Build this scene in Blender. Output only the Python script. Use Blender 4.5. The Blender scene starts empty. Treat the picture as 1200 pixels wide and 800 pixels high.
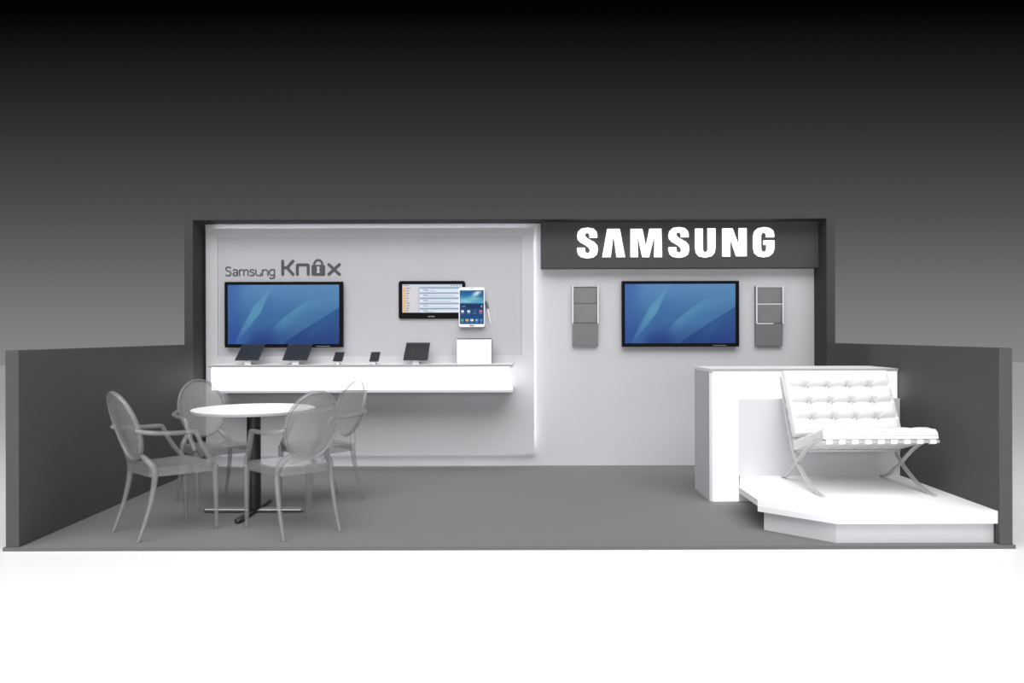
import bpy, bmesh, math, random
from mathutils import Vector, Matrix
random.seed(4)
C = bpy.context.scene.collection
PI = math.pi
# ---------------------------------------------------------------- measurement (photo frame 1200 x 800)
F, U0, V0, CY, EYE, ROLL = 949.0, 600.0, 391.0, -4.9, 1.286, 0.0026
def at(u, v, Y):                       # point on the vertical plane Y seen at photo position u, v
    v2 = v + (u-U0)*ROLL
    d = Y-CY
    return ((u-U0)*d/F, EYE-(v2-V0)*d/F)

# ---------------------------------------------------------------- materials
def lin(c):
    return tuple((x/12.92 if x <= .04045 else ((x+.055)/1.055)**2.4) for x in c)
def mat(name, col, rough=.6, metal=0, spec=.5, noise=0, nscale=40, bump=0, emit=None, es=0, alpha=1, coat=0):
    m = bpy.data.materials.new(name); m.use_nodes = True
    nt = m.node_tree; b = nt.nodes['Principled BSDF']
    c = (*col, 1) if len(col) == 3 else col
    b.inputs['Base Color'].default_value = c
    b.inputs['Roughness'].default_value = rough
    b.inputs['Metallic'].default_value = metal
    b.inputs['Specular IOR Level'].default_value = spec
    b.inputs['Coat Weight'].default_value = coat
    if emit:
        b.inputs['Emission Color'].default_value = (*emit, 1); b.inputs['Emission Strength'].default_value = es
    if noise or bump:
        tc = nt.nodes.new('ShaderNodeTexCoord'); n = nt.nodes.new('ShaderNodeTexNoise')
        n.inputs['Scale'].default_value = nscale; n.inputs['Detail'].default_value = 4
        nt.links.new(tc.outputs['Object'], n.inputs['Vector'])
        if noise:
            r = nt.nodes.new('ShaderNodeValToRGB')
            r.color_ramp.elements[0].position = .3; r.color_ramp.elements[1].position = .7
            r.color_ramp.elements[0].color = (*[max(0, x*(1-noise)) for x in col], 1)
            r.color_ramp.elements[1].color = (*[min(1, x*(1+noise)) for x in col], 1)
            nt.links.new(n.outputs['Fac'], r.inputs['Fac']); nt.links.new(r.outputs['Color'], b.inputs['Base Color'])
        if bump:
            bp = nt.nodes.new('ShaderNodeBump'); bp.inputs['Strength'].default_value = bump; bp.inputs['Distance'].default_value = .01
            nt.links.new(n.outputs['Fac'], bp.inputs['Height']); nt.links.new(bp.outputs['Normal'], b.inputs['Normal'])
    return m
M = {}
M['ground']  = mat('white_studio_floor', (.96, .96, .975), .08, spec=.42)
M['carpet']  = mat('grey_carpet', (.170, .170, .175), .95, spec=.1, noise=.05, nscale=300)
M['edge']    = mat('platform_edge', (.125, .125, .13), .7, spec=.2)
M['frame']   = mat('charcoal_frame', (.050, .050, .052), .7, spec=.15)
M['dark']    = mat('dark_grey_panel', (.076, .076, .078), .65, spec=.2, noise=.02, nscale=6)
M['wall']    = mat('pale_grey_wall', (.53, .53, .55), .6, spec=.2, noise=.01, nscale=3)
M['white']   = mat('white_laminate', (.78, .78, .80), .45, spec=.3, noise=.005, nscale=5)
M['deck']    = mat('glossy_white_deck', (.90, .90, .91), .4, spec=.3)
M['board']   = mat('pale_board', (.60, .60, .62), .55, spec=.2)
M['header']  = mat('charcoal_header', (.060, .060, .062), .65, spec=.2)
M['riser']   = mat('shaded_riser', (.60, .60, .62), .55, spec=.2)  # white laminate greyed: shade under the deck put into the colour
M['recess']  = mat('shaded_recess_board', (.46, .46, .485), .6, spec=.2, noise=.01, nscale=3)  # wall grey darkened, the recess's weaker light put into the colour
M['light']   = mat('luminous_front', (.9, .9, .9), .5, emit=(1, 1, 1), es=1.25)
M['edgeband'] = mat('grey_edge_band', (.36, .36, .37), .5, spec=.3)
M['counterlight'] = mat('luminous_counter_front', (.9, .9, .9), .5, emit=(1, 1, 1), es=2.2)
M['ledbright'] = mat('bright_led_strip', (.9, .9, .9), .5, emit=(.97, .97, 1), es=22)
M['led']     = mat('led_strip', (.9, .9, .9), .5, emit=(.97, .97, 1), es=9)
M['letter']  = mat('lit_letter', (.9, .9, .9), .5, emit=(1, 1, 1), es=.9)
M['greyltr'] = mat('charcoal_letter', (.075, .075, .08), .5, spec=.3)
M['keyhole'] = mat('pale_keyhole', (.5, .5, .52), .5)
M['black']   = mat('black_plastic', (.004, .004, .005), .5, spec=.08)
M['blackedge'] = mat('black_bezel_side', (.012, .012, .013), .5, spec=.25)
M['device']  = mat('charcoal_device', (.028, .032, .037), .4, spec=.35)
M['glassdark'] = mat('dark_device_glass', (.02, .021, .023), .25, spec=.4)
M['silver']  = mat('grey_metal', (.20, .20, .21), .45, metal=.0, spec=.5, noise=.04, nscale=8)
M['rackedge']= mat('pale_rack_edge', (.8, .8, .82), .4, spec=.5)
M['rackpocket'] = mat('rack_pocket', (.165, .165, .175), .4, spec=.5)
M['chrome']  = mat('brushed_steel', (.55, .55, .56), .32, metal=.3, spec=.5)
M['post']    = mat('black_post', (.013, .013, .013), .4, spec=.4)
M['footmetal'] = mat('dark_steel_foot', (.30, .30, .30), .25, metal=.7, spec=.6)
M['leather'] = mat('white_leather', (.72, .72, .73), .45, spec=.3, bump=.05, nscale=250)
M['strap']   = mat('white_leather_strap', (.80, .80, .81), .5, spec=.3)
M['tabletop']= mat('white_table_top', (.92, .92, .93), .35, spec=.4)
M['phone']   = mat('white_phone_body', (.82, .82, .83), .3, spec=.5)
M['pen']     = mat('pale_stylus', (.75, .75, .77), .35, spec=.5)
M['pengrey'] = mat('grey_stylus_cap', (.12, .12, .125), .4)
def ghost(name, clear, tint, rough, grain=0):
    m = bpy.data.materials.new(name); m.use_nodes = True; nt = m.node_tree; N = nt.nodes; L = nt.links
    b = N['Principled BSDF']; out = N['Material Output']
    b.inputs['Base Color'].default_value = (*tint, 1); b.inputs['Roughness'].default_value = rough
    b.inputs['Specular IOR Level'].default_value = .8
    tr = N.new('ShaderNodeBsdfTransparent'); tr.inputs['Color'].default_value = (.93, .93, .94, 1)
    mx = N.new('ShaderNodeMixShader'); mx.inputs['Fac'].default_value = clear
    if grain:
        tc = N.new('ShaderNodeTexCoord'); n = N.new('ShaderNodeTexNoise'); n.inputs['Scale'].default_value = 190; n.inputs['Detail'].default_value = 2
        mr = N.new('ShaderNodeMapRange'); mr.inputs['From Min'].default_value = .35; mr.inputs['From Max'].default_value = .65
        mr.inputs['To Min'].default_value = clear-grain; mr.inputs['To Max'].default_value = clear+grain
        L.new(tc.outputs['Object'], n.inputs['Vector']); L.new(n.outputs['Fac'], mr.inputs['Value']); L.new(mr.outputs['Result'], mx.inputs['Fac'])
    L.new(b.outputs[0], mx.inputs[1]); L.new(tr.outputs[0], mx.inputs[2]); L.new(mx.outputs[0], out.inputs['Surface'])
    return m
M['ghost'] = ghost('clear_acrylic', .60, (.30, .30, .305), .25)
M['ghostback'] = ghost('frosted_acrylic_back', .62, (.34, .34, .345), .3, .08)
def screen_mat(name, es=1.0):
    m = bpy.data.materials.new(name); m.use_nodes = True; nt = m.node_tree
    b = nt.nodes['Principled BSDF']; b.inputs['Base Color'].default_value = (.005, .005, .006, 1)
    b.inputs['Roughness'].default_value = .5; b.inputs['Specular IOR Level'].default_value = .1
    a = nt.nodes.new('ShaderNodeVertexColor'); a.layer_name = 'picture'
    nt.links.new(a.outputs['Color'], b.inputs['Emission Color']); b.inputs['Emission Strength'].default_value = es
    return m
M['screen'] = screen_mat('lit_screen')

# ---------------------------------------------------------------- mesh helpers
def link(name, bm, m, parent=None, smooth=False, loc=None):
    bmesh.ops.recalc_face_normals(bm, faces=bm.faces[:])
    me = bpy.data.meshes.new(name); bm.to_mesh(me); bm.free()
    if m: me.materials.append(m)
    if smooth:
        for p in me.polygons: p.use_smooth = True
        try: me.set_sharp_from_angle(angle=math.radians(40))
        except Exception: pass
    o = bpy.data.objects.new(name, me); C.objects.link(o)
    if parent: o.parent = parent
    if loc: o.location = loc
    return o
def tag(o, label=None, cat=None, group=None, kind=None):
    if label: o['label'] = label
    if cat: o['category'] = cat
    if group: o['group'] = group
    if kind: o['kind'] = kind
    return o
def empty(name, loc, label, cat, group=None, rz=0):
    o = bpy.data.objects.new(name, None); C.objects.link(o); o.location = loc; o.rotation_euler = (0, 0, rz)
    o.empty_display_size = .1
    return tag(o, label, cat, group)
def box(bm, x0, x1, y0, y1, z0, z1, bev=0, seg=2):
    r = bmesh.ops.create_cube(bm, size=1)
    vs = r['verts']
    for v in vs:
        v.co = Vector(((x0+x1)/2+v.co.x*(x1-x0), (y0+y1)/2+v.co.y*(y1-y0), (z0+z1)/2+v.co.z*(z1-z0)))
    if bev:
        es = {e for v in vs for e in v.link_edges}
        bmesh.ops.bevel(bm, geom=list(es), offset=bev, segments=seg, affect='EDGES', profile=.5)
    return bm
def B(*a, **k): return box(bmesh.new(), *a, **k)
def prism(bm, pts, z0, z1, axis='z', f=None):
    """closed outline extruded; axis z: pts are (x,y); axis y: pts are (x,z) and z0,z1 are y"""
    mk = (lambda p, h: (p[0], p[1], h)) if axis == 'z' else ((lambda p, h: (p[0], h, p[1])) if axis == 'y' else (lambda p, h: (h, p[0], p[1])))
    a = [bm.verts.new(mk(p, z0)) for p in pts]; b = [bm.verts.new(mk(p, z1)) for p in pts]
    bm.faces.new(a); bm.faces.new(b[::-1])
    n = len(pts)
    for i in range(n): bm.faces.new((a[i], b[i], b[(i+1) % n], a[(i+1) % n]))
    return bm
def tube(bm, pts, rad, seg=10, closed=False, cap=True, sx=1, sy=1, up=Vector((0, 0, 1))):
    pts = [Vector(p) for p in pts]; n = len(pts)
    if not hasattr(rad, '__len__'): rad = [rad]*n
    rings = []
    for i, p in enumerate(pts):
        a = pts[(i-1) % n] if (closed or i > 0) else p
        b = pts[(i+1) % n] if (closed or i < n-1) else p
        t = (b-a).normalized()
        s = t.cross(up)
        if s.length < 1e-3: s = t.cross(Vector((1, 0, 0)))
        s.normalize(); w = s.cross(t).normalized()
        rings.append([bm.verts.new(p+rad[i]*(sx*math.cos(2*PI*k/seg)*s+sy*math.sin(2*PI*k/seg)*w)) for k in range(seg)])
    m = n if closed else n-1
    for i in range(m):
        r0, r1 = rings[i], rings[(i+1) % n]
        for k in range(seg):
            bm.faces.new((r0[k], r0[(k+1) % seg], r1[(k+1) % seg], r1[k]))
    if cap and not closed:
        bm.faces.new(rings[0][::-1]); bm.faces.new(rings[-1])
    return bm
def bar(bm, pts, w, h, side=Vector((1, 0, 0))):
    """flat bar: width w along `side`, thickness h perpendicular, following pts"""
    pts = [Vector(p) for p in pts]; n = len(pts); rings = []
    if not hasattr(h, '__len__'): h = [h]*n
    for i, p in enumerate(pts):
        t = (pts[min(i+1, n-1)]-pts[max(i-1, 0)]).normalized(); s = side.normalized(); u = t.cross(s).normalized()
        rings.append([bm.verts.new(p+s*a*w/2+u*b*h[i]/2) for a, b in ((-1, -1), (1, -1), (1, 1), (-1, 1))])
    for i in range(n-1):
        for k in range(4): bm.faces.new((rings[i][k], rings[i][(k+1) % 4], rings[i+1][(k+1) % 4], rings[i+1][k]))
    bm.faces.new(rings[0][::-1]); bm.faces.new(rings[-1])
    return bm
def cyl(bm, c, r, z0, z1, seg=32, r1=None):
    r1 = r if r1 is None else r1
    a = [bm.verts.new((c[0]+r*math.cos(2*PI*k/seg), c[1]+r*math.sin(2*PI*k/seg), z0)) for k in range(seg)]
    b = [bm.verts.new((c[0]+r1*math.cos(2*PI*k/seg), c[1]+r1*math.sin(2*PI*k/seg), z1)) for k in range(seg)]
    bm.faces.new(a[::-1]); bm.faces.new(b)
    for k in range(seg): bm.faces.new((a[k], a[(k+1) % seg], b[(k+1) % seg], b[k]))
    return bm
def spline(pts, n=8):
    P = [Vector(p) for p in pts]; out = []
    for i in range(len(P)-1):
        p0 = P[max(i-1, 0)]; p1 = P[i]; p2 = P[i+1]; p3 = P[min(i+2, len(P)-1)]
        for k in range(n):
            t = k/n
            out.append(.5*((2*p1)+(-p0+p2)*t+(2*p0-5*p1+4*p2-p3)*t*t+(-p0+3*p1-3*p2+p3)*t**3))
    out.append(P[-1]); return out
def rrect(x0, x1, z0, z1, r, n=5):
    pts = []
    for cx, cz, a0 in ((x1-r, z1-r, 0), (x0+r, z1-r, 90), (x0+r, z0+r, 180), (x1-r, z0+r, 270)):
        for k in range(n+1):
            a = math.radians(a0+90*k/n); pts.append((cx+r*math.cos(a), cz+r*math.sin(a)))
    return pts
def dup(root, loc, rz, label):
    r = root.copy(); C.objects.link(r); r.location = loc; r.rotation_euler = (0, 0, rz); r['label'] = label
    for ch in list(root.children):
        c = ch.copy(); C.objects.link(c); c.parent = r
        for g in ch.children:
            d = g.copy(); C.objects.link(d); d.parent = c
    return r
def picture(name, x0, x1, y, z0, z1, nx, nz, fn, parent, thick=.002):
    """lit screen: grid carrying the shown picture; fn(u, v) -> sRGB 0..255, v downwards"""
    bm = bmesh.new(); lay = bm.verts.layers.float_color.new('picture')
    g = []
    for j in range(nz+1):
        row = []
        for i in range(nx+1):
            v = bm.verts.new((x0+(x1-x0)*i/nx, y, z1-(z1-z0)*j/nz)); c = fn(i/nx, j/nz)
            v[lay] = (*lin([max(0, min(255, q))/255 for q in c]), 1); row.append(v)
        g.append(row)
    for j in range(nz):
        for i in range(nx): bm.faces.new((g[j][i], g[j+1][i], g[j+1][i+1], g[j][i+1]))
    r = bmesh.ops.extrude_face_region(bm, geom=bm.faces[:])
    for v in r['geom']:
        if isinstance(v, bmesh.types.BMVert): v.co.y += thick
    return link(name, bm, M['screen'], parent)

# ---------------------------------------------------------------- setting
XL, XR = -2.99, 2.95         # inner faces of the low side walls
WT = .08                     # their thickness
YF, YB = 2.69, 3.005         # front of the back-wall frame, back wall surface
GZ = -.023
tag(link('ground', B(-45, 45, -14, 30.6, GZ-.05, GZ), M['ground']), kind='structure')
bm = B(XL-WT-.015, XR+WT+.015, 0, YB+.12, GZ, 0)
fl = link('floor', bm, M['carpet']); tag(fl, kind='structure')
fl.data.materials.append(M['edge'])
for p in fl.data.polygons:
    if abs(p.normal.z) < .5: p.material_index = 1
HS = 1.193
tag(link('wall_left', B(XL-WT, XL, .005, YF, 0, HS, bev=.002), M['dark']), kind='structure')
tag(link('wall_right', B(XR, XR+WT, .005, YF, 0, HS, bev=.002), M['dark']), kind='structure')
tag(link('wall_back', B(XL, XR, YB, YB+.1, 0, 2.36), M['wall']), kind='structure')
# full-height frame round the back wall (two posts and a head)
x0, x1, zt = XL-WT, XR+WT, 2.44
bm = bmesh.new()
prism(bm, [(x0, 0), (XL, 0), (XL, 2.36), (XR, 2.36), (XR, 0), (x1, 0), (x1, zt), (x0, zt)], YF, YB+.1, 'y')
tag(link('trim_1', bm, M['frame']), kind='structure')

# ---------------------------------------------------------------- backlit display panel on the left half
PY = 2.94                                    # its front face
px0, _ = at(241.8, 400, PY); px1, pzb = at(625.8, 531.5, PY); _, pzt = at(430, 267, PY)
nx0, nzt = at(255, 278, PY); nx1, nzb = at(611.5, 416, PY)
_, nzt = at(430, 277.6, PY); _, nzb = at(430, 417, PY)
panel = empty('wall_panel', (px0, YB, pzb), 'tall white display panel with a long shallow recess on the left of the back wall', 'wall panel')
ox, oy, oz = panel.location
def loc(bmx):
    for v in bmx.verts: v.co -= Vector((ox, oy, oz))
    return bmx
bm = bmesh.new()
th = (PY, PY+.012)
box(bm, px0, nx0, *th, pzb, pzt); box(bm, nx1, px1, *th, pzb, pzt); box(bm, nx0, nx1, *th, nzt, pzt); box(bm, nx0, nx1, *th, pzb, nzb)
link('frame', loc(bm), M['wall'], panel)
link('shaded_recess_board', loc(B(px0+.004, px1-.004, PY+.0121, PY+.042, pzb+.004, pzt-.004)), M['recess'], panel)
bm = bmesh.new(); box(bm, px0+.05, px1-.065, PY+.042, YB, pzb+.05, pzt-.04)
link('spacer', loc(bm), M['wall'], panel)
tag(link('light_strip', loc(B(px1-.065, px1-.050, PY+.0425, YB-.002, pzb+.06, pzt-.05)), M['ledbright'], panel), 'glowing white strip')
tag(link('light_strip', loc(B(px0+.06, px1-.07, PY+.0425, YB-.002, pzt-.04, pzt-.028)), M['led'], panel), 'glowing white strip')
tag(link('light_strip', loc(B(px0+.06, px1-.07, PY+.0425, YB-.002, pzb+.036, pzb+.0499)), M['led'], panel), 'glowing white strip')
NB = PY+.0121                                 # face of the recess board

# ---------------------------------------------------------------- long wall counter
cf = PY-.40                                   # its front edge
cx0, czt = at(243.5, 428.3, cf); cx1, _ = at(601, 427, cf)
_, czt = at(420, 427.2, cf); ctop = czt
_, z1 = at(420, 430.3, cf); _, z2 = at(420, 456.8, cf); _, z3 = at(420, 460, cf); lx0, _ = at(247, 440, cf)
ctr = empty('wall_counter', ((cx0+cx1)/2, PY, z3), 'long white wall-mounted counter with a glowing front and shelf below', 'counter')
ox, oy, oz = ctr.location
link('top', loc(B(cx0, cx1, cf+.002, PY, z1, czt)), M['white'], ctr)
link('edge_band', loc(B(cx0, cx1, cf, cf+.002, z1+.001, czt-.001)), M['edgeband'], ctr)
link('bottom_board', loc(B(lx0, cx1, cf+.002, PY, z3, z2)), M['white'], ctr)
link('edge_band', loc(B(lx0, cx1, cf, cf+.002, z3+.001, z2-.001)), M['riser'], ctr)
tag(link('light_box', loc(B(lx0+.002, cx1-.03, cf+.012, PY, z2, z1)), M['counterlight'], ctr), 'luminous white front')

# ---------------------------------------------------------------- header sign
HY = 2.88
hx0, hz0 = at(634.3, 314.2, HY)
hdr = empty('header_sign', ((hx0+XR)/2, YB, hz0), 'charcoal header panel with white block letters above the right-hand television', 'sign')
ox, oy, oz = hdr.location
link('board', loc(B(hx0, XR-.001, HY, YB, hz0, 2.359, bev=.002)), M['header'], hdr)
S = [(186,108),(186,95),(182,75),(165,58),(133,53),(100,58),(82,75),(77,97),(80,118),(95,133),(125,150),(141,163),(146,175),(143,188),(133,192),(122,187),(119,175),(119,162),(77,162),(77,178),(83,200),(100,214),(133,220),(165,214),(183,200),(189,175),(186,150),(170,132),(140,116),(124,105),(119,95),(121,86),(132,81),(142,86),(144,95),(144,108)]
LET = [S,
 [(213,213),(240,60),(308,60),(336,213),(290,213),(274,88),(258,213)],
 [(366,213),(366,60),(430,60),(449,158),(468,59),(533,59),(536,213),(494,213),(497,88),(466,213),(430,213),(403,88),(406,213)],
 [(x+494.5, y-3) for x, y in S],
 [(716,58),(757,58),(757,170),(760,182),(770,187),(780,182),(784,170),(783,57),(826,57),(825,165),(820,190),(805,208),(770,216),(735,208),(720,190),(716,165)],
 [(863,210),(863,57),(918,57),(952,150),(952,56),(994,56),(994,208),(938,208),(905,110),(905,210)],
 [(1143,105),(1143,90),(1137,68),(1118,55),(1088,50),(1055,56),(1037,72),(1030,97),(1030,165),(1037,192),(1056,208),(1086,214),(1115,209),(1136,192),(1144,165),(1144,122),(1086,122),(1086,146),(1102,146),(1102,165),(1099,180),(1087,185),(1075,180),(1072,165),(1072,97),(1076,84),(1087,80),(1098,84),(1100,97),(1100,105)]]
for L_ in LET:
    pts = [at(660+x/4.615, 255+y/4.615, HY-.02) for x, y in L_]
    bm = prism(bmesh.new(), pts, HY-.02, HY+.0005, 'y')
    link('letter', loc(bm), M['letter'], hdr)

# ---------------------------------------------------------------- wall lettering above the left television
def stroke(bm, pts, w, y0, y1):
    """round-ended ribbon in the wall plane, (x,z) points"""
    P = [Vector((p[0], p[1])) for p in pts]; r = w/2
    left, right = [], []
    n = len(P)
    for i, p in enumerate(P):
        a = (P[i]-P[i-1]).normalized() if i > 0 else (P[1]-P[0]).normalized()
        b = (P[i+1]-P[i]).normalized() if i < n-1 else a
        t = (a+b); t = t.normalized() if t.length > 1e-6 else a
        nn = Vector((-t.y, t.x)); k = r/max(.5, nn.dot(Vector((-a.y, a.x))))
        left.append(p+nn*k); right.append(p-nn*k)
    t0 = (P[1]-P[0]).normalized(); t1 = (P[-1]-P[-2]).normalized()
    def cap(c, t):
        a0 = math.atan2(t.x, -t.y)
        return [(c.x+r*math.cos(a0-PI*k/6), c.y+r*math.sin(a0-PI*k/6)) for k in range(1, 6)]
    pts = [tuple(q) for q in left]+cap(P[-1], t1)+[tuple(q) for q in right[::-1]]+cap(P[0], -t0)
    prism(bm, pts, y0, y1, 'y')
def kp(x, y): return at(260+x/8, 295+y/8, NB-.008)
let = empty('wall_lettering', (kp(575, 215)[0], NB, kp(575, 222)[1]), 'charcoal raised lettering with a padlock letter above the left television', 'sign')
ox, oy, oz = let.location
sc = (PY-CY)/F/8
def glyph(name, strokes, w, lab=None):
    bm = bmesh.new()
    for k, s in enumerate(strokes):
        s = spline([(*kp(*p), 0) for p in s], 5) if len(s) > 2 else [Vector((*kp(*p), 0)) for p in s]
        e = .0001*k
        stroke(bm, s, w*sc, NB-.008-e, NB+.0002)
    o = link(name, loc(bm), M['greyltr'], let)
    return o
W1 = 9
glyph('letter', [[(84,150),(72,143),(55,141),(42,148),(38,161),(45,172),(60,179),(76,185),(84,197),(82,211),(70,221),(52,222),(36,216)]], W1)
glyph('letter', [[(106,172),(122,166),(138,168),(146,180),(147,221)], [(147,194),(125,194),(109,199),(105,210),(111,220),(124,222),(138,217),(147,207)]], W1)
glyph('letter', [[(166,221),(166,168)], [(166,182),(176,170),(190,166),(202,172),(206,184),(206,221)], [(206,182),(216,170),(230,166),(242,173),(246,184),(246,221)]], W1)
glyph('letter', [[(302,172),(288,166),(274,167),(265,176),(270,187),(285,192),(299,198),(303,209),(295,220),(280,222),(264,217)]], W1)
glyph('letter', [[(320,168),(320,205),(328,217),(342,220),(365,220)], [(365,220),(365,198)]], W1)
glyph('letter', [[(381,221),(381,168)], [(381,182),(392,170),(408,166),(424,172),(430,186),(430,221)]], W1)
glyph('letter', [[(493,168),(476,165),(457,170),(446,184),(447,204),(460,217),(478,217),(493,208)], [(493,166),(493,232),(484,243),(465,247),(448,242)]], W1)
W2 = 26
glyph('letter', [[(571,86),(571,210)], [(571,148),(612,148)], [(667,86),(612,148)], [(612,148),(667,210)]], W2)
glyph('letter', [[(708,210),(708,134),(711,125),(722,121),(795,121),(806,125),(810,134),(810,210)]], W2)
bm = bmesh.new()
a = kp(842, 122); b = kp(968, 222)
prism(bm, rrect(a[0], b[0], b[1], a[1], .014), NB-.008, NB+.0002, 'y')
stroke(bm, [kp(905+38*math.cos(PI*k/12), 116-40*math.sin(PI*k/12)) for k in range(13)], 18*sc, NB-.0079, NB+.0002)
lk = link('letter', loc(bm), M['greyltr'], let)
tag(lk, 'padlock-shaped letter')
bm = bmesh.new()
prism(bm, [kp(905+14*math.cos(2*PI*k/16), 149+14*math.sin(2*PI*k/16)) for k in range(16)], NB-.0105, NB-.0078, 'y')
prism(bm, [kp(898, 156), kp(890, 197), kp(920, 197), kp(912, 156)], NB-.0104, NB-.0078, 'y')
kh = link('keyhole', loc(bm), M['keyhole'], lk); tag(kh, 'pale keyhole')
glyph('letter', [[(1003,118),(1103,210)], [(1103,118),(1003,210)]], W2)

# ---------------------------------------------------------------- televisions
def interp(pts, x):
    if x <= pts[0][0]: return pts[0][1]
    for (a, b), (c, d) in zip(pts, pts[1:]):
        if x <= c: return b+(d-b)*(x-a)/(c-a)
    return pts[-1][1]
def sm(e0, e1, x):
    t = max(0, min(1, (x-e0)/(e1-e0))); return t*t*(3-2*t)
def mixc(a, b, t): return tuple(a[i]+(b[i]-a[i])*t for i in range(3))
def wallpaper(u, v):
    X, Y = u*976+92, v*513+97
    c = mixc((86, 132, 178), (56, 102, 152), sm(97, 420, Y)); c = mixc(c, (34, 62, 126), sm(400, 600, Y))
    c = mixc(c, (54, 92, 160), .75*(1-sm(130, 300, X+.10*(Y-100))))               # deeper blue at the left
    c = mixc(c, (38, 74, 146), .6*(1-sm(110, 330, X))*sm(300, 560, Y))
    ed = interp([(97, 190), (170, 235), (280, 262), (350, 272), (450, 215), (610, 150)], Y)
    c = mixc(c, (72, 122, 176), .35*sm(-12, 12, X-ed)*(1-sm(60, 160, X-ed)))
    l = interp([(97, 480), (130, 458), (200, 395), (270, 330), (400, 258), (500, 205), (590, 165)], Y)
    r = interp([(97, 500), (160, 455), (220, 430), (300, 395), (350, 370), (410, 320), (480, 265), (590, 170)], Y)
    ins = sm(-6, 6, X-l)*sm(-4, 4, r-X)
    glow = max(0, 1-abs(Y-320)/260)
    c = mixc(c, (92, 152, 182), ins*(.22+.58*glow))
    c = mixc(c, (50, 100, 158), .40*sm(0, 10, X-r)*(1-sm(20, 190, X-r))*sm(120, 330, Y))
    up = interp([(440, 510), (470, 485), (560, 398), (680, 306), (780, 240), (900, 214), (1068, 180)], X)
    lo = interp([(560, 620), (620, 575), (770, 478), (900, 398), (1068, 296)], X)
    if X > 430:
        s = sm(-5, 6, Y-up)*sm(-5, 5, lo-Y)*sm(440, 600, X)
        c = mixc(c, (82, 138, 174), s*(.80-.52*sm(0, 150, Y-up))*(1-.5*sm(700, 1000, X)))
        c = mixc(c, (32, 62, 122), .65*sm(-6, 6, Y-lo)*(1-.2*sm(0, 200, Y-lo)))
        c = mixc(c, (44, 92, 138), .55*sm(0, 10, Y-lo)*(1-sm(60, 130, Y-lo+.2*(X-900)))*sm(700, 900, X))
    return c
def television(u0, v0, u1, v1, ywall, label, z=None):
    yf = ywall-.07
    cu = (u0+u1)/2
    xa, _ = at(u0, v0, yf); xb, _ = at(u1, v0, yf); _, zb = at(cu, v1, yf); _, zt = at(cu, v0, yf)
    t = empty('television', ((xa+xb)/2, ywall, zb), label, 'television', 'wall televisions')
    w = (xb-xa)/2; h = zt-zb; b = .029
    bm = bmesh.new()
    # bezel ring
    box(bm, -w, w, -.07, -.03, 0, b+.004, bev=.003); box(bm, -w, w, -.07, -.03, h-b, h, bev=.003)
    box(bm, -w, -w+b, -.07, -.03, b, h-b); box(bm, w-b-.006, w, -.07, -.03, b, h-b)
    link('bezel', bm, M['black'], t)
    link('back_housing', B(-w+.015, w-.015, -.045, -.012, .015, h-.015, bev=.004), M['black'], t)
    link('wall_bracket', B(-.25, .25, -.012, -.001, h/2-.15, h/2+.15), M['blackedge'], t)
    picture('screen', -w+b-.001, w-b-.005, -.064, b+.003, h-b+.001, 200, 110, wallpaper, t)
    link('badge', B(w*.55, w*.78, -.0715, -.069, .008, .013), M['silver'], t)
    return t
television(263.2, 330, 401.8, 407, NB, 'large television showing blue waves under the padlock lettering')
television(729, 329, 866.3, 406, YB, 'large television showing blue waves between the two brochure racks under the header')

# ---------------------------------------------------------------- oversized tablet and phone display boards
def tablet_ui(u, v):
    X, Y = u*510+85, v*237+95                # zoomed photo units
    if Y < 118:
        c = (205, 214, 226)
        for ax in (505, 530, 553, 578):
            if abs(X-ax) < 5 and abs(Y-103) < 5: c = (120, 125, 135)
        if 88 < X < 140 and 100 < Y < 107: c = (150, 150, 160)
        return c
    if X < 215:
        c = (213, 211, 216)
        k = (Y-118)/20.6; f = k-int(k)
        if 90 < X < 112: c = (232, 178, 110) if .15 < f < .85 else (225, 200, 160)
        if 118 < X < 118+(38, 22, 26, 14, 20, 12, 30, 30, 24, 16)[min(9, int(k))] and .35 < f < .7: c = (130, 128, 135)
        return c
    if X < 232: return (196, 198, 206)
    k = (Y-118)/44.0; f = k-int(k)
    if f < .27: return (142, 166, 182)
    if f < .34: return (190, 205, 220)
    c = (221, 229, 242)
    if 260 < X < 303 and .48 < f < .58: c = (130, 135, 150)
    if 270 < X < (370, 525, 500, 525, 360)[min(4, int(k))] and .68 < f < .78: c = (165, 172, 190)
    return c
def rounded(name, x0, x1, z0, z1, y0, y1, r, m, parent): return link(name, prism(bmesh.new(), rrect(x0, x1, z0, z1, r), y0, y1, 'y'), m, parent)
xa, zt = at(467.3, 329.2, NB-.02); xb, zb = at(545.3, 373.2, NB-.02)
tb = empty('tablet_board', ((xa+xb)/2, NB, zb), 'large black tablet cutout showing a list, behind the white phone cutout', 'display board')
w, h = (xb-xa)/2, zt-zb; k = (2*w)/(545.3-467.3)
rounded('body', -w, w, 0, h, -.02, 0, .022, M['black'], tb)
picture('screen', -w+4.4*k, w-3.7*k, -.0225, 7.2*k, h-4.0*k, 220, 100, tablet_ui, tb)
link('badge', B(-.8*k-4*k, -.8*k+4*k, -.0206, -.0199, 2.1*k, 3.2*k), M['silver'], tb)
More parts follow.
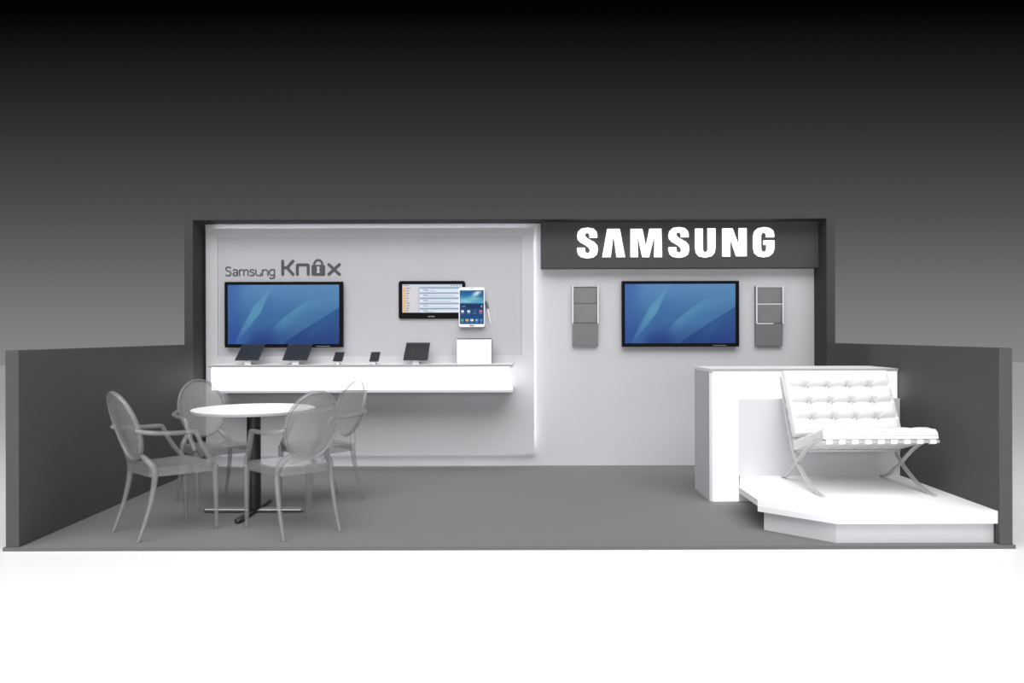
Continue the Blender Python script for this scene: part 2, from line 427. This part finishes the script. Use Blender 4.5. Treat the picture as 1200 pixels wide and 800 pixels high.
def phone_ui(u, v):
    X, Y = u*205+573, v*287+145
    if Y < 255:
        t = (Y-145)/110
        c = mixc((25, 95, 150), (90, 165, 195), sm(.2, .8, t)); c = mixc(c, (20, 70, 130), .7*sm(690, 775, X)*(1-t))
        g = math.exp(-(((X-720)/40)**2+((Y-170+.5*(X-720))/22)**2)); c = mixc(c, (235, 245, 250), .9*g)
        g = math.exp(-(((X-625)/50)**2+((Y-235)/16)**2)); c = mixc(c, (190, 222, 226), .55*g)
        g = math.exp(-(((X-700)/60)**2+((Y-215)/12)**2)); c = mixc(c, (150, 210, 190), .5*g)
        if Y < 152 and X > 680: c = (18, 40, 70)
        return c
    c = mixc((24, 62, 112), (20, 74, 130), sm(255, 430, Y))
    if 268 < Y < 296 and 585 < X < 765: c = (14, 46, 88)
    if 278 < Y < 286 and 590 < X < 622: c = (120, 140, 160)
    if 274 < Y < 290 and 755 < X < 762: c = (190, 200, 210)
    for i, (ax, cc) in enumerate(((598, (215, 222, 230)), (650, (205, 228, 220)), (702, (70, 105, 150)), (752, (205, 120, 90)))):
        if abs(X-ax) < 12 and abs(Y-325) < 10: c = cc
        if i == 2 and abs(X-ax) < 8 and abs(Y-325) < 6: c = (24, 62, 112)
        if abs(X-ax) < 12 and 341 < Y < 345: c = (120, 150, 180)
    for ax, cc in ((594, (80, 170, 110)), (635, (225, 170, 90)), (676, (225, 228, 225)), (717, (130, 170, 215)), (757, (90, 125, 175))):
        if abs(X-ax) < 13 and abs(Y-398) < 9: c = cc
        if abs(X-ax) < 11 and 414 < Y < 418: c = (120, 150, 180)
    return c
xa, zt = at(537.6, 336.4, NB-.05); xb, zb = at(568.2, 383, NB-.05)
ph = empty('phone_board', ((xa+xb)/2, NB, zb), 'large white phone cutout with blue home screen overlapping the tablet cutout', 'display board')
w, h = (xb-xa)/2, zt-zb
rounded('body', -w, w, 0, h, -.045, -.0235, .02, M['phone'], ph)
link('spacer', B(w-.10, w-.03, -.0235, 0, .06, .18), M['phone'], ph)
picture('screen', -w+.010, w-.010, -.0465, .029, h-.030, 110, 160, phone_ui, ph)
link('home_button', prism(bmesh.new(), rrect(-.022, .022, .009, .020, .005), -.0465, -.0448, 'y'), M['silver'], ph)
link('speaker_slot', B(-.02, .02, -.0458, -.0448, h-.014, h-.010), M['silver'], ph)
a = at(569.5, 353, NB-.012); b = at(571.8, 361.5, NB-.012); c = at(575.3, 382, NB-.012)
pn = empty('stylus', (c[0], NB, c[1]), 'slim pale stylus cutout leaning beside the white phone cutout', 'stylus')
ox, oy, oz = pn.location
bm = bmesh.new(); tube(bm, [(a[0], NB-.013, a[1]), (b[0], NB-.013, b[1])], .012, 10); link('cap', loc(bm), M['pengrey'], pn, True)
bm = bmesh.new(); tube(bm, [(b[0], NB-.013, b[1]), (b[0]*.3+c[0]*.7, NB-.013, b[1]*.3+c[1]*.7), (c[0], NB-.013, c[1])], [.0105, .009, .002], 10); link('barrel', loc(bm), M['pen'], pn, True)

# ---------------------------------------------------------------- devices standing on the counter
def device(u0, u1, vb, ut0, vt, label, name, cat, lap=False, group='devices tilted on the counter'):
    d1 = cf+.06; lean = .25 if name == 'tablet' else .16
    xa, zb = at(u0, vb, d1); xb, _ = at(u1, vb, d1)
    cxm = (xa+xb)/2
    # depth of the upper edge follows from its sideways shift in perspective
    w = (xb-xa)
    off = (ut0-U0)/(u0-U0); d2 = (d1-CY)/off+CY
    d2 = min(d2, d1+lean)
    _, ztp = at(ut0, vt, d2)
    t = empty(name, (cxm, d1, ctop), label, cat, group)
    zb -= ctop; ztp -= ctop; L = d2-d1
    n = Vector((0, -(ztp-zb), L)).normalized()
    def sl(s, x, off):  # point along slope
        return Vector((x, s*L, zb+s*(ztp-zb)))+n*off
    def slab(name, s0, s1, xa_, xb_, o0, o1, m, bev=.002):
        bm = bmesh.new(); vs = []
        for s in (s0, s1):
            for x in (xa_, xb_):
                for o in (o0, o1): vs.append(bm.verts.new(sl(s, x, o)))
        for q in ((0, 1, 3, 2), (4, 6, 7, 5), (0, 4, 5, 1), (2, 3, 7, 6), (0, 2, 6, 4), (1, 5, 7, 3)): bm.faces.new([vs[i] for i in q])
        if bev: bmesh.ops.bevel(bm, geom=bm.edges[:], offset=bev, segments=2, affect='EDGES')
        return link(name, bm, m, t)
    slab('body', 0, 1, -w/2, w/2, -.010, 0, M['device'])
    slab('screen', .05, .86 if lap else .93, -w/2+.008, w/2-.008, 0, .0006, M['glassdark'], 0)
    # sloping white stand
    q = w*.13
    bm = bmesh.new()
    pr = [(L*.12, 0), (L*.85, 0), (L*.80, zb+.80*(ztp-zb)-.0125), (L*.14, zb+.14*(ztp-zb)-.0125)]
    prism(bm, pr, -q, q, 'x')
    tag(link('stand', bm, M['white'], t), 'white wedge stand')
    return t
device(275, 302.7, 421.5, 284.3, 402.6, 'leftmost charcoal tablet tilted on the glowing counter', 'tablet', 'tablet')
device(330.5, 360, 421.5, 338, 402.6, 'charcoal tablet tilted on the counter, the right one of the two overlapping the left television', 'tablet', 'tablet')
device(389.7, 401, 422.6, 392.8, 412.2, 'small dark phone tilted on the counter just right of the left television', 'phone', 'phone', group='phones on the counter')
device(432.5, 443.5, 422.8, 435.0, 412, 'small dark phone tilted on the counter, nearer to the black tablet cutout', 'phone', 'phone', group='phones on the counter')
device(472.3, 501, 421.2, 476.3, 401.2, 'charcoal tablet with lighter lower screen, tilted on the counter below the black tablet cutout', 'tablet', 'tablet', lap=True)
# white box
by = cf+.16
xa, _ = at(535.2, 410, by); xb, _ = at(576, 410, by); _, zt = at(555, 396.6, by)
bx = empty('display_box', ((xa+xb)/2, by+.09, ctop), 'white box with a black lid line standing on the counter under the phone cutout', 'box')
w = (xb-xa)/2; h = zt-ctop
link('body', B(-w, w, -.09, .09, 0, h-.006, bev=.006), M['white'], bx, True)
link('lid', B(-w+.002, w-.002, -.088, .09, h-.006, h, bev=.002), M['black'], bx)
link('back_edge', B(w+.0002, w+.006, -.07, .085, .0, h-.012), M['silver'], bx)

# ---------------------------------------------------------------- brochure racks
def rack(u0, u1, v0, v1, label, lips):
    dep = .07; yf = YB-dep; cu = (u0+u1)/2
    xa, zb = at(u0, v1, yf); xb, _ = at(u1, v0, yf); _, zt = at(cu, v0, yf); _, zb = at(cu, v1, yf)
    t = empty('brochure_rack', ((xa+xb)/2, YB, zb), label, 'brochure rack', 'brochure racks on the back wall')
    w = (xb-xa)/2; h = zt-zb; z1 = h*.375
    link('back_plate', B(-w+.006, w-.006, -.02, 0, .01, h-.004), M['silver'], t)
    for s in (-1, 1):
        bm = bmesh.new(); x = s*(w-.004)
        prism(bm, [(0, .005), (-.045, .0), (-dep+.006, z1), (-dep+.006, z1+.006), (-.05, h), (0, h)], x-.0035, x+.0035, 'x')
        link('side_plate', bm, M['silver'], t)
        link('edge_strip', B(x-.005, x+.005, -dep, -dep+.0058, z1, h), M['rackedge'], t)
    link('top_edge', B(-w+.009, w-.009, -dep+.001, -.0201, h-.004, h), M['rackedge'], t)
    # tiered pockets, each a sloping plate
    for k, (za, zb_) in enumerate(((0, z1), (z1+.004, h*.70), (h*.70+.004, h*.985))):
        bm = bmesh.new(); f0 = -.045 if k == 0 else -.030; f1 = -dep+.004 if k == 0 else -.056
        prism(bm, [(f0, za+.002), (f1, zb_), (f1+.005, zb_), (f0+.005, za+.002)], -w+.0078, w-.0078, 'x')
        p = link('pocket', bm, M['rackpocket'] if k == 0 else M['silver'], t)
        if lips:
            e = link('lip', B(-w+.008, (w-.008) if k != 0 else w*.25, f1-.003, f1+.0005, zb_-.004, zb_+.004), M['rackedge'], p)
            tag(e, 'pale pocket lip')
    return t
rack(671, 701.3, 335, 405.3, 'grey brochure rack on the wall left of the right-hand television', False)
rack(886.5, 918.2, 335, 405.3, 'grey brochure rack with pale pocket lips, right of the right-hand television', True)

# ---------------------------------------------------------------- round table
tx, ty = -1.87, .96
tab = empty('round_table', (tx, ty, 0), 'round white cafe table on a black column between four clear chairs', 'table')
bm = cyl(bmesh.new(), (0, 0), .428, .731, .752, 96)
bmesh.ops.bevel(bm, geom=[e for e in bm.edges if abs(e.verts[0].co.z-e.verts[1].co.z) < 1e-5], offset=.003, segments=2, affect='EDGES')
link('top', bm, M['tabletop'], tab, True)
bm = bmesh.new(); tube(bm, [(.4285*math.cos(2*PI*k/96), .4285*math.sin(2*PI*k/96), .7405) for k in range(96)], .0095, 8, closed=True, sx=.12)
link('edge_band', bm, M['edgeband'], tab, True)
link('mounting_plate', cyl(bmesh.new(), (0, 0), .16, .722, .731, 32), M['post'], tab)
link('column', cyl(bmesh.new(), (0, 0), .049, .03, .722, 40), M['post'], tab, True)
def foot(a, L0):
    bm = bmesh.new(); n = 10
    pts, rr = [], []
    for k in range(n+1):
        s = -L0+2*L0*k/n; pts.append((s*math.cos(a), s*math.sin(a), .030)); rr.append(.03)
    pts = [(pts[0][0]*1.05, pts[0][1]*1.05, .022)]+pts+[(pts[-1][0]*1.05, pts[-1][1]*1.05, .022)]; rr = [.012]+rr+[.012]
    tube(bm, pts, rr, 14, sx=.85, sy=.55)
    for v in bm.verts: v.co.z = max(v.co.z-.012, 0)
    return bm
link('cross_foot', foot(0, .345), M['footmetal'], tab, True)
link('cross_foot', foot(PI/2, .345), M['post'], tab, True)

# ---------------------------------------------------------------- clear armchairs
def ghost_chair(locn, rz, label):
    t = empty('clear_armchair', locn, label, 'chair', 'clear armchairs round the table', rz)
    zc, hz, hw = .706, .220, .180
    def pl(a, b):      # oval back coordinates: a sideways, b upwards from centre
        tt = .01-.135*(b/hz)*.5-.018*(1-(a/hw)**2)
        return Vector((tt, a, zc+b*.985))
    # frosted oval panel
    bm = bmesh.new(); NR, NA = 6, 48; fr, bk = [], []
    for off, st in ((-.004, fr), (.004, bk)):
        c0 = bm.verts.new(pl(0, 0)+Vector((off, 0, 0)))
        rings = []
        for i in range(1, NR+1):
            r = i/NR*.955
            rings.append([bm.verts.new(pl(hw*r*math.cos(2*PI*k/NA), hz*r*math.sin(2*PI*k/NA))+Vector((off, 0, 0))) for k in range(NA)])
        for k in range(NA): bm.faces.new((c0, rings[0][k], rings[0][(k+1) % NA]))
        for i in range(NR-1):
            for k in range(NA): bm.faces.new((rings[i][k], rings[i+1][k], rings[i+1][(k+1) % NA], rings[i][(k+1) % NA]))
        st.append(rings[-1])
    for k in range(NA): bm.faces.new((fr[0][k], fr[0][(k+1) % NA], bk[0][(k+1) % NA], bk[0][k]))
    link('back_panel', bm, M['ghostback'], t, True)
    bm = bmesh.new()
    tube(bm, [pl(hw*math.cos(2*PI*k/NA), hz*math.sin(2*PI*k/NA)) for k in range(NA)], .013, 10, closed=True, up=Vector((1, 0, .2)), sx=.85, sy=1.2)
    link('back_rim', bm, M['ghost'], t, True)
    # seat: rounded trapezoid slab with apron
    def seat_outline(g):
        xs = []
        for (x, y, r) in ((.085+g, .178-g, .03), (.505-g, .232-g, .05), (.505-g, -.232+g, .05), (.085+g, -.178+g, .03)):
            xs.append((x, y, r))
        pts = []
        n = len(xs)
        for i, (x, y, r) in enumerate(xs):
            p = Vector((x, y)); a = (Vector(xs[i-1][:2])-p).normalized(); b = (Vector(xs[(i+1) % n][:2])-p).normalized()
            s, e = p+a*r, p+b*r
            for k in range(6):
                q = k/5; pts.append(tuple((1-q)**2*s+2*q*(1-q)*p+q*q*e))
        return pts
    link('seat', prism(bm := bmesh.new(), seat_outline(0), .432, .447), M['ghost'], t)
    bm = bmesh.new(); o1, o2 = seat_outline(.002), seat_outline(.012); n = len(o1)
    R = [[bm.verts.new((*p, z)) for p in o] for o, z in ((o1, .4315), (o1, .39), (o2, .39), (o2, .4315))]
    for i in range(4):
        for k in range(n): bm.faces.new((R[i][k], R[i][(k+1) % n], R[(i+1) % 4][(k+1) % n], R[(i+1) % 4][k]))
    link('apron', bm, M['ghost'], t)
    for s in (1, -1):
        bm = bmesh.new()
        tube(bm, spline([(.055, .118*s, .525), (.082, .150*s, .49), (.108, .184*s, .43), (.100, .190*s, .32), (.06, .192*s, .16), (.0, .195*s, 0)], 5),
             [.014+.007*sm(0, .25, k/25)-.009*sm(.35, 1, k/25) for k in range(26)], 10)
        link('leg', bm, M['ghost'], t, True)
        bm = bmesh.new()
        tube(bm, spline([(.488, .222*s, .43), (.494, .222*s, .3), (.500, .220*s, .12), (.502, .219*s, 0)], 4), [.023-.011*k/12 for k in range(13)], 10)
        link('leg', bm, M['ghost'], t, True)
        bm = bmesh.new()
        pts = [(.0, .180*s, .69), (.03, .215*s, .682), (.10, .243*s, .672), (.22, .252*s, .664), (.330, .252*s, .662), (.352, .251*s, .650), (.375, .248*s, .60), (.42, .240*s, .52), (.485, .228*s, .435)]
        tube(bm, spline(pts, 5), .019, 10, sx=1, sy=.8)
        link('arm', bm, M['ghost'], t, True)
    return t
ch = ghost_chair((-2.46, .24, 0), math.radians(47), 'clear armchair nearest the left wall, seen side-on at the front')
dup(ch, (-1.272, .25, 0), math.radians(131), 'clear armchair at the front right of the table with its frosted back to the viewer')
dup(ch, (-2.465, 1.52, 0), math.radians(-48), 'clear armchair behind the table on the left, facing the viewer')
dup(ch, (-1.282, 1.54, 0), math.radians(-135), 'clear armchair behind the table on the right, in front of the glowing counter')

# ---------------------------------------------------------------- reception counter on the right
RX, RY0, RY1, RZ = 1.507, 1.29, 1.79, 1.015
rc = empty('reception_counter', ((RX+XR)/2, RY0, 0), 'white reception counter with a glowing front against the right wall', 'counter')
ox, oy, oz = rc.location
link('body', loc(B(RX, XR-.001, RY0+.004, RY1, 0, RZ-.024, bev=.002)), M['wall'], rc)
link('top', loc(B(RX, XR-.001, RY0+.002, RY1, RZ-.024, RZ)), M['white'], rc)
link('edge_band', loc(B(RX, XR-.001, RY0-.006, RY0+.002, RZ-.0235, RZ-.001)), M['edgeband'], rc)
a, b, c_ = RX+.027, 1.728, .79
bm = prism(bmesh.new(), [(a, .003), (b, .003), (b, c_), (XR-.012, c_), (XR-.012, RZ-.0245), (a, RZ-.0245)], RY0-.004, RY0+.0045, 'y')
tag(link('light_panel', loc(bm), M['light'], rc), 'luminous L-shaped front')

# ---------------------------------------------------------------- raised platform
pts = [(1.966, .02), (1.597, .374), (1.597, .80), (1.742, 1.285), (XR-.001, 1.285), (XR-.001, .02)]
pf = empty('display_platform', (2.3, .6, 0), 'low white angled platform carrying the tufted chair', 'platform')
ox, oy, oz = pf.location
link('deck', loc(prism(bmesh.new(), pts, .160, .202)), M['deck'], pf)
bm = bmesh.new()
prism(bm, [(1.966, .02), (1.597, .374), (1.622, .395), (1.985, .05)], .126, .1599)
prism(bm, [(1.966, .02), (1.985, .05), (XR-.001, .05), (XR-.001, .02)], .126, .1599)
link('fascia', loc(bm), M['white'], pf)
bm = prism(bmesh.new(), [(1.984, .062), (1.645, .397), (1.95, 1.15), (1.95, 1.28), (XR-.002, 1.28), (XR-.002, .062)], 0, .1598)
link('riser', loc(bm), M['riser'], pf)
# board standing on the platform in front of the counter
sb = link('backing_board', B(1.722, XR-.001, 1.258, 1.284, .202, .787, bev=.002), M['board'])
tag(sb, 'plain pale board standing on the platform behind the tufted chair', 'board')

# ---------------------------------------------------------------- tufted X-frame lounge chair
bc = empty('lounge_chair', (2.416, .83, .202), 'white tufted lounge chair with crossed steel legs on the platform', 'chair', rz=math.radians(1.0))
hwid = .374
c1 = [(.415, .955-.202), (.345, .80-.202), (.285, .664-.202), (.165, .447-.202), (.07, .358-.202), (-.12, .262-.202), (-.29, .214-.202), (-.392, .007)]
c2 = [(-.400, .372), (-.33, .366), (-.24, .342), (-.12, .287), (.005, .205), (.075, .150), (.17, .096), (.27, .032), (.375, .007)]
for s in (-1, 1):
    bm = bmesh.new()
    bar(bm, spline([(s*hwid, y, z) for y, z in c1], 6), .026, .013)
    link('back_leg_bar', bm, M['chrome'], bc, True)
    bm = bmesh.new()
    bar(bm, spline([(s*hwid, y, z) for y, z in c2], 6), .0255, .0128)
    link('seat_leg_bar', bm, M['chrome'], bc, True)
ry, rz_ = .085, .243
link('front_rail', B(-hwid-.017, hwid+.017, -.408, -.396, .358, .378, bev=.002), M['chrome'], bc)
link('rear_rail', B(-hwid, hwid, ry-.006, ry+.006, rz_-.012, rz_+.004, bev=.002), M['chrome'], bc)
link('top_rail', B(-hwid, hwid, .405, .418, .735, .750, bev=.002), M['chrome'], bc)
for k in range(9):
    x = -.345+k*.0862
    bm = bmesh.new()
    bar(bm, [(x, -.395, .352), (x, -.4125, .356), (x, -.4125, .380), (x, -.395, .3835), (x, -.2, .336), (x, ry, rz_+.006), (x, ry+.012, rz_)], .043, .004)
    link('seat_strap', bm, M['strap'], bc)
for k in range(6):
    f = k/5; y = .40-.24*f; z = .70-.40*f
    link('back_strap', bar(bmesh.new(), [(-hwid, y, z), (hwid, y, z)], .04, .004, side=Vector((0, .5, .86))), M['strap'], bc)
def cushion(name, W, Lc, cols, rows, thick, org, ex, ey, en):
    """tufted pad: W along ex, Lc along ey, puffed along en"""
    ex, ey, en, org = Vector(ex), Vector(ey).normalized(), Vector(en).normalized(), Vector(org)
    nu, nv = cols*24, rows*20; pw, ph_ = W/cols, Lc/rows
    def H(u, v):
        du = abs((u/pw+.5) % 1-.5)*pw; dv = abs((v/ph_+.5) % 1-.5)*ph_     # distance to seams
        a = min(1, du/(pw*.42)); b = min(1, dv/(ph_*.42))
        pil = (1-(1-a)**2.2)*.15+(1-(1-b)**2.2)*.85
        h = thick*(.60+.40*pil)-.007*math.exp(-(dv/.007)**2)*(v > .02 and v < Lc-.02)
        iu, iv = round(u/pw), round(v/ph_)
        if 0 < iu < cols and 0 < iv < rows:
            r = math.hypot(du, dv); h -= thick*.46*math.exp(-(r/.020)**2)
            ang = math.atan2(v-iv*ph_, u-iu*pw)
            h -= .012*math.exp(-(r/.042)**2)*(.5+.5*math.cos(8*ang))
        e = min(u, W-u, v, Lc-v)
        h = thick*.80+(h-thick*.80)*sm(0, .045, e)
        h *= math.sqrt(max(0, 1-(1-min(1, e/.014))**2))*.3+.7
        return max(h, .012)
    bm = bmesh.new(); T, Bt = [], []
    for j in range(nv+1):
        a, b = [], []
        for i in range(nu+1):
            u, v = W*i/nu, Lc*j/nv
            wob = 0
            p = org+ex*(u-W/2)+ey*v
            a.append(bm.verts.new(p+en*H(u, v))); b.append(bm.verts.new(p))
        T.append(a); Bt.append(b)
    for j in range(nv):
        for i in range(nu):
            bm.faces.new((T[j][i], T[j][i+1], T[j+1][i+1], T[j+1][i])); bm.faces.new((Bt[j][i], Bt[j+1][i], Bt[j+1][i+1], Bt[j][i+1]))
    for i in range(nu):
        bm.faces.new((T[0][i], Bt[0][i], Bt[0][i+1], T[0][i+1])); bm.faces.new((T[nv][i], T[nv][i+1], Bt[nv][i+1], Bt[nv][i]))
    for j in range(nv):
        bm.faces.new((T[j][0], T[j+1][0], Bt[j+1][0], Bt[j][0])); bm.faces.new((T[j][nu], Bt[j][nu], Bt[j+1][nu], T[j+1][nu]))
    me = link(name, bm, M['leather'], bc, False)
    for p in me.data.polygons: p.use_smooth = True
    me.data.set_sharp_from_angle(angle=math.radians(65))
    for j in range(1, rows):
        for i in range(1, cols):
            bb = bmesh.new(); bmesh.ops.create_uvsphere(bb, u_segments=12, v_segments=8, radius=.0095)
            R = Matrix((ex.normalized(), ey, en)).transposed()
            p = org+ex*(i*pw-W/2)+ey*(j*ph_)+en*(thick*.36)
            for v in bb.verts:
                v.co = R @ Vector((v.co.x, v.co.y, v.co.z*.5))+p
            link('button', bb, M['leather'], me, True)
    # piping round the top edge
    e = .003
    pts = [org+ex*(a*(W/2-e))+ey*b+en*thick*.30 for a, b in ((-1, -.001), (1, -.001), (1, Lc+.001), (-1, Lc+.001))]
    P_ = []
    for i in range(4):
        for k in range(6): P_.append(pts[i].lerp(pts[(i+1) % 4], k/6))
    link('piping', tube(bmesh.new(), P_, .0042, 6, closed=True, up=en), M['strap'], me, True)
    return me
# seat: from rear rail up to the front rail; back: from seat rear up to the top
sy0, sz0, sy1, sz1 = -.412, .387, .125, .238
ds = Vector((0, sy1-sy0, sz1-sz0)); nseat = Vector((0, -(sz1-sz0), (sy1-sy0))).normalized()
cushion('seat_cushion', .762, ds.length, 5, 4, .085, (0, sy0, sz0), (1, 0, 0), ds, nseat)
by0, bz0, by1, bz1 = .148, .330, .375, .752
db = Vector((0, by1-by0, bz1-bz0)); nb = Vector((0, -(bz1-bz0), (by1-by0))).normalized()
cushion('back_cushion', .785, db.length+.03, 5, 4, .082, Vector((.010, by0, bz0)), (1, 0, 0), db, nb)

# ---------------------------------------------------------------- light
def area(name, loc_, target, sx, sy, e, col=(1, 1, 1)):
    l = bpy.data.lights.new(name, 'AREA'); l.shape = 'RECTANGLE'; l.size = sx; l.size_y = sy; l.energy = e; l.color = col
    o = bpy.data.objects.new(name, l); C.objects.link(o); o.location = loc_
    o.rotation_euler = (Vector(target)-Vector(loc_)).to_track_quat('-Z', 'Y').to_euler()
    return o
area('added_overhead_fill', (0, -3.2, 6.0), (0, -1.8, 0), 12, 5, 420)  # added soft light above the view, brightens the front floor
area('added_front_fill', (0, -10, 2.2), (0, 2, 1.0), 10, 2, 330)  # added fill behind the camera, lifts shade under seat, counter and header
sun = bpy.data.lights.new('hall_key', 'SUN'); sun.energy = 2.75; sun.angle = math.radians(70)
so = bpy.data.objects.new('hall_key', sun); C.objects.link(so); so.rotation_euler = (math.radians(31), 0, math.radians(-4))

# ---------------------------------------------------------------- backdrop: dark studio sky, grey at the horizon to black above
w = bpy.data.worlds.new('studio_backdrop'); bpy.context.scene.world = w; w.use_nodes = True
nt = w.node_tree; N = nt.nodes; L = nt.links
bg = N['Background']
tc = N.new('ShaderNodeTexCoord'); sp = N.new('ShaderNodeSeparateXYZ'); L.new(tc.outputs['Generated'], sp.inputs[0])
ab = N.new('ShaderNodeMath'); ab.operation = 'ABSOLUTE'; L.new(sp.outputs['Y'], ab.inputs[0])
mx = N.new('ShaderNodeMath'); mx.operation = 'MAXIMUM'; L.new(ab.outputs[0], mx.inputs[0]); mx.inputs[1].default_value = .05
dv = N.new('ShaderNodeMath'); dv.operation = 'DIVIDE'; L.new(sp.outputs['Z'], dv.inputs[0]); L.new(mx.outputs[0], dv.inputs[1])
ad = N.new('ShaderNodeMath'); ad.operation = 'MULTIPLY_ADD'; L.new(dv.outputs[0], ad.inputs[0]); ad.inputs[1].default_value = 2.0; ad.inputs[2].default_value = .1
rp = N.new('ShaderNodeValToRGB'); L.new(ad.outputs[0], rp.inputs['Fac'])
stops = [(425, 0x86), (391, 0x7f), (340, 0x70), (300, 0x61), (250, 0x4f), (200, 0x41), (150, 0x31), (100, 0x22), (50, 0x12), (15, 0x04), (0, 0x00)]
el = rp.color_ramp.elements
for i, (v, g) in enumerate(stops):
    f = 2.0*(391-v)/949+.1
    e = el[i] if i < 2 else el.new(f)
    if i < 2: e.position = f
    c = lin([g/255])[0]; e.color = (c, c, c*1.01, 1)
L.new(rp.outputs['Color'], bg.inputs['Color']); bg.inputs['Strength'].default_value = 1.0

# ---------------------------------------------------------------- camera
cd = bpy.data.cameras.new('camera'); cam = bpy.data.objects.new('camera', cd); C.objects.link(cam)
cam.location = (0, CY, EYE); cam.rotation_euler = (PI/2, ROLL, 0)
cd.sensor_width = 36; cd.lens = F/1200*36; cd.shift_y = -9/1200; cd.clip_end = 200
bpy.context.scene.camera = cam
sc_ = bpy.context.scene
sc_.view_settings.view_transform = 'Standard'; sc_.view_settings.look = 'None'
sc_.view_settings.gamma = 1; sc_.view_settings.exposure = 0; sc_.view_settings.use_curve_mapping = False
sc_.cycles.max_bounces = 8; sc_.cycles.transparent_max_bounces = 24
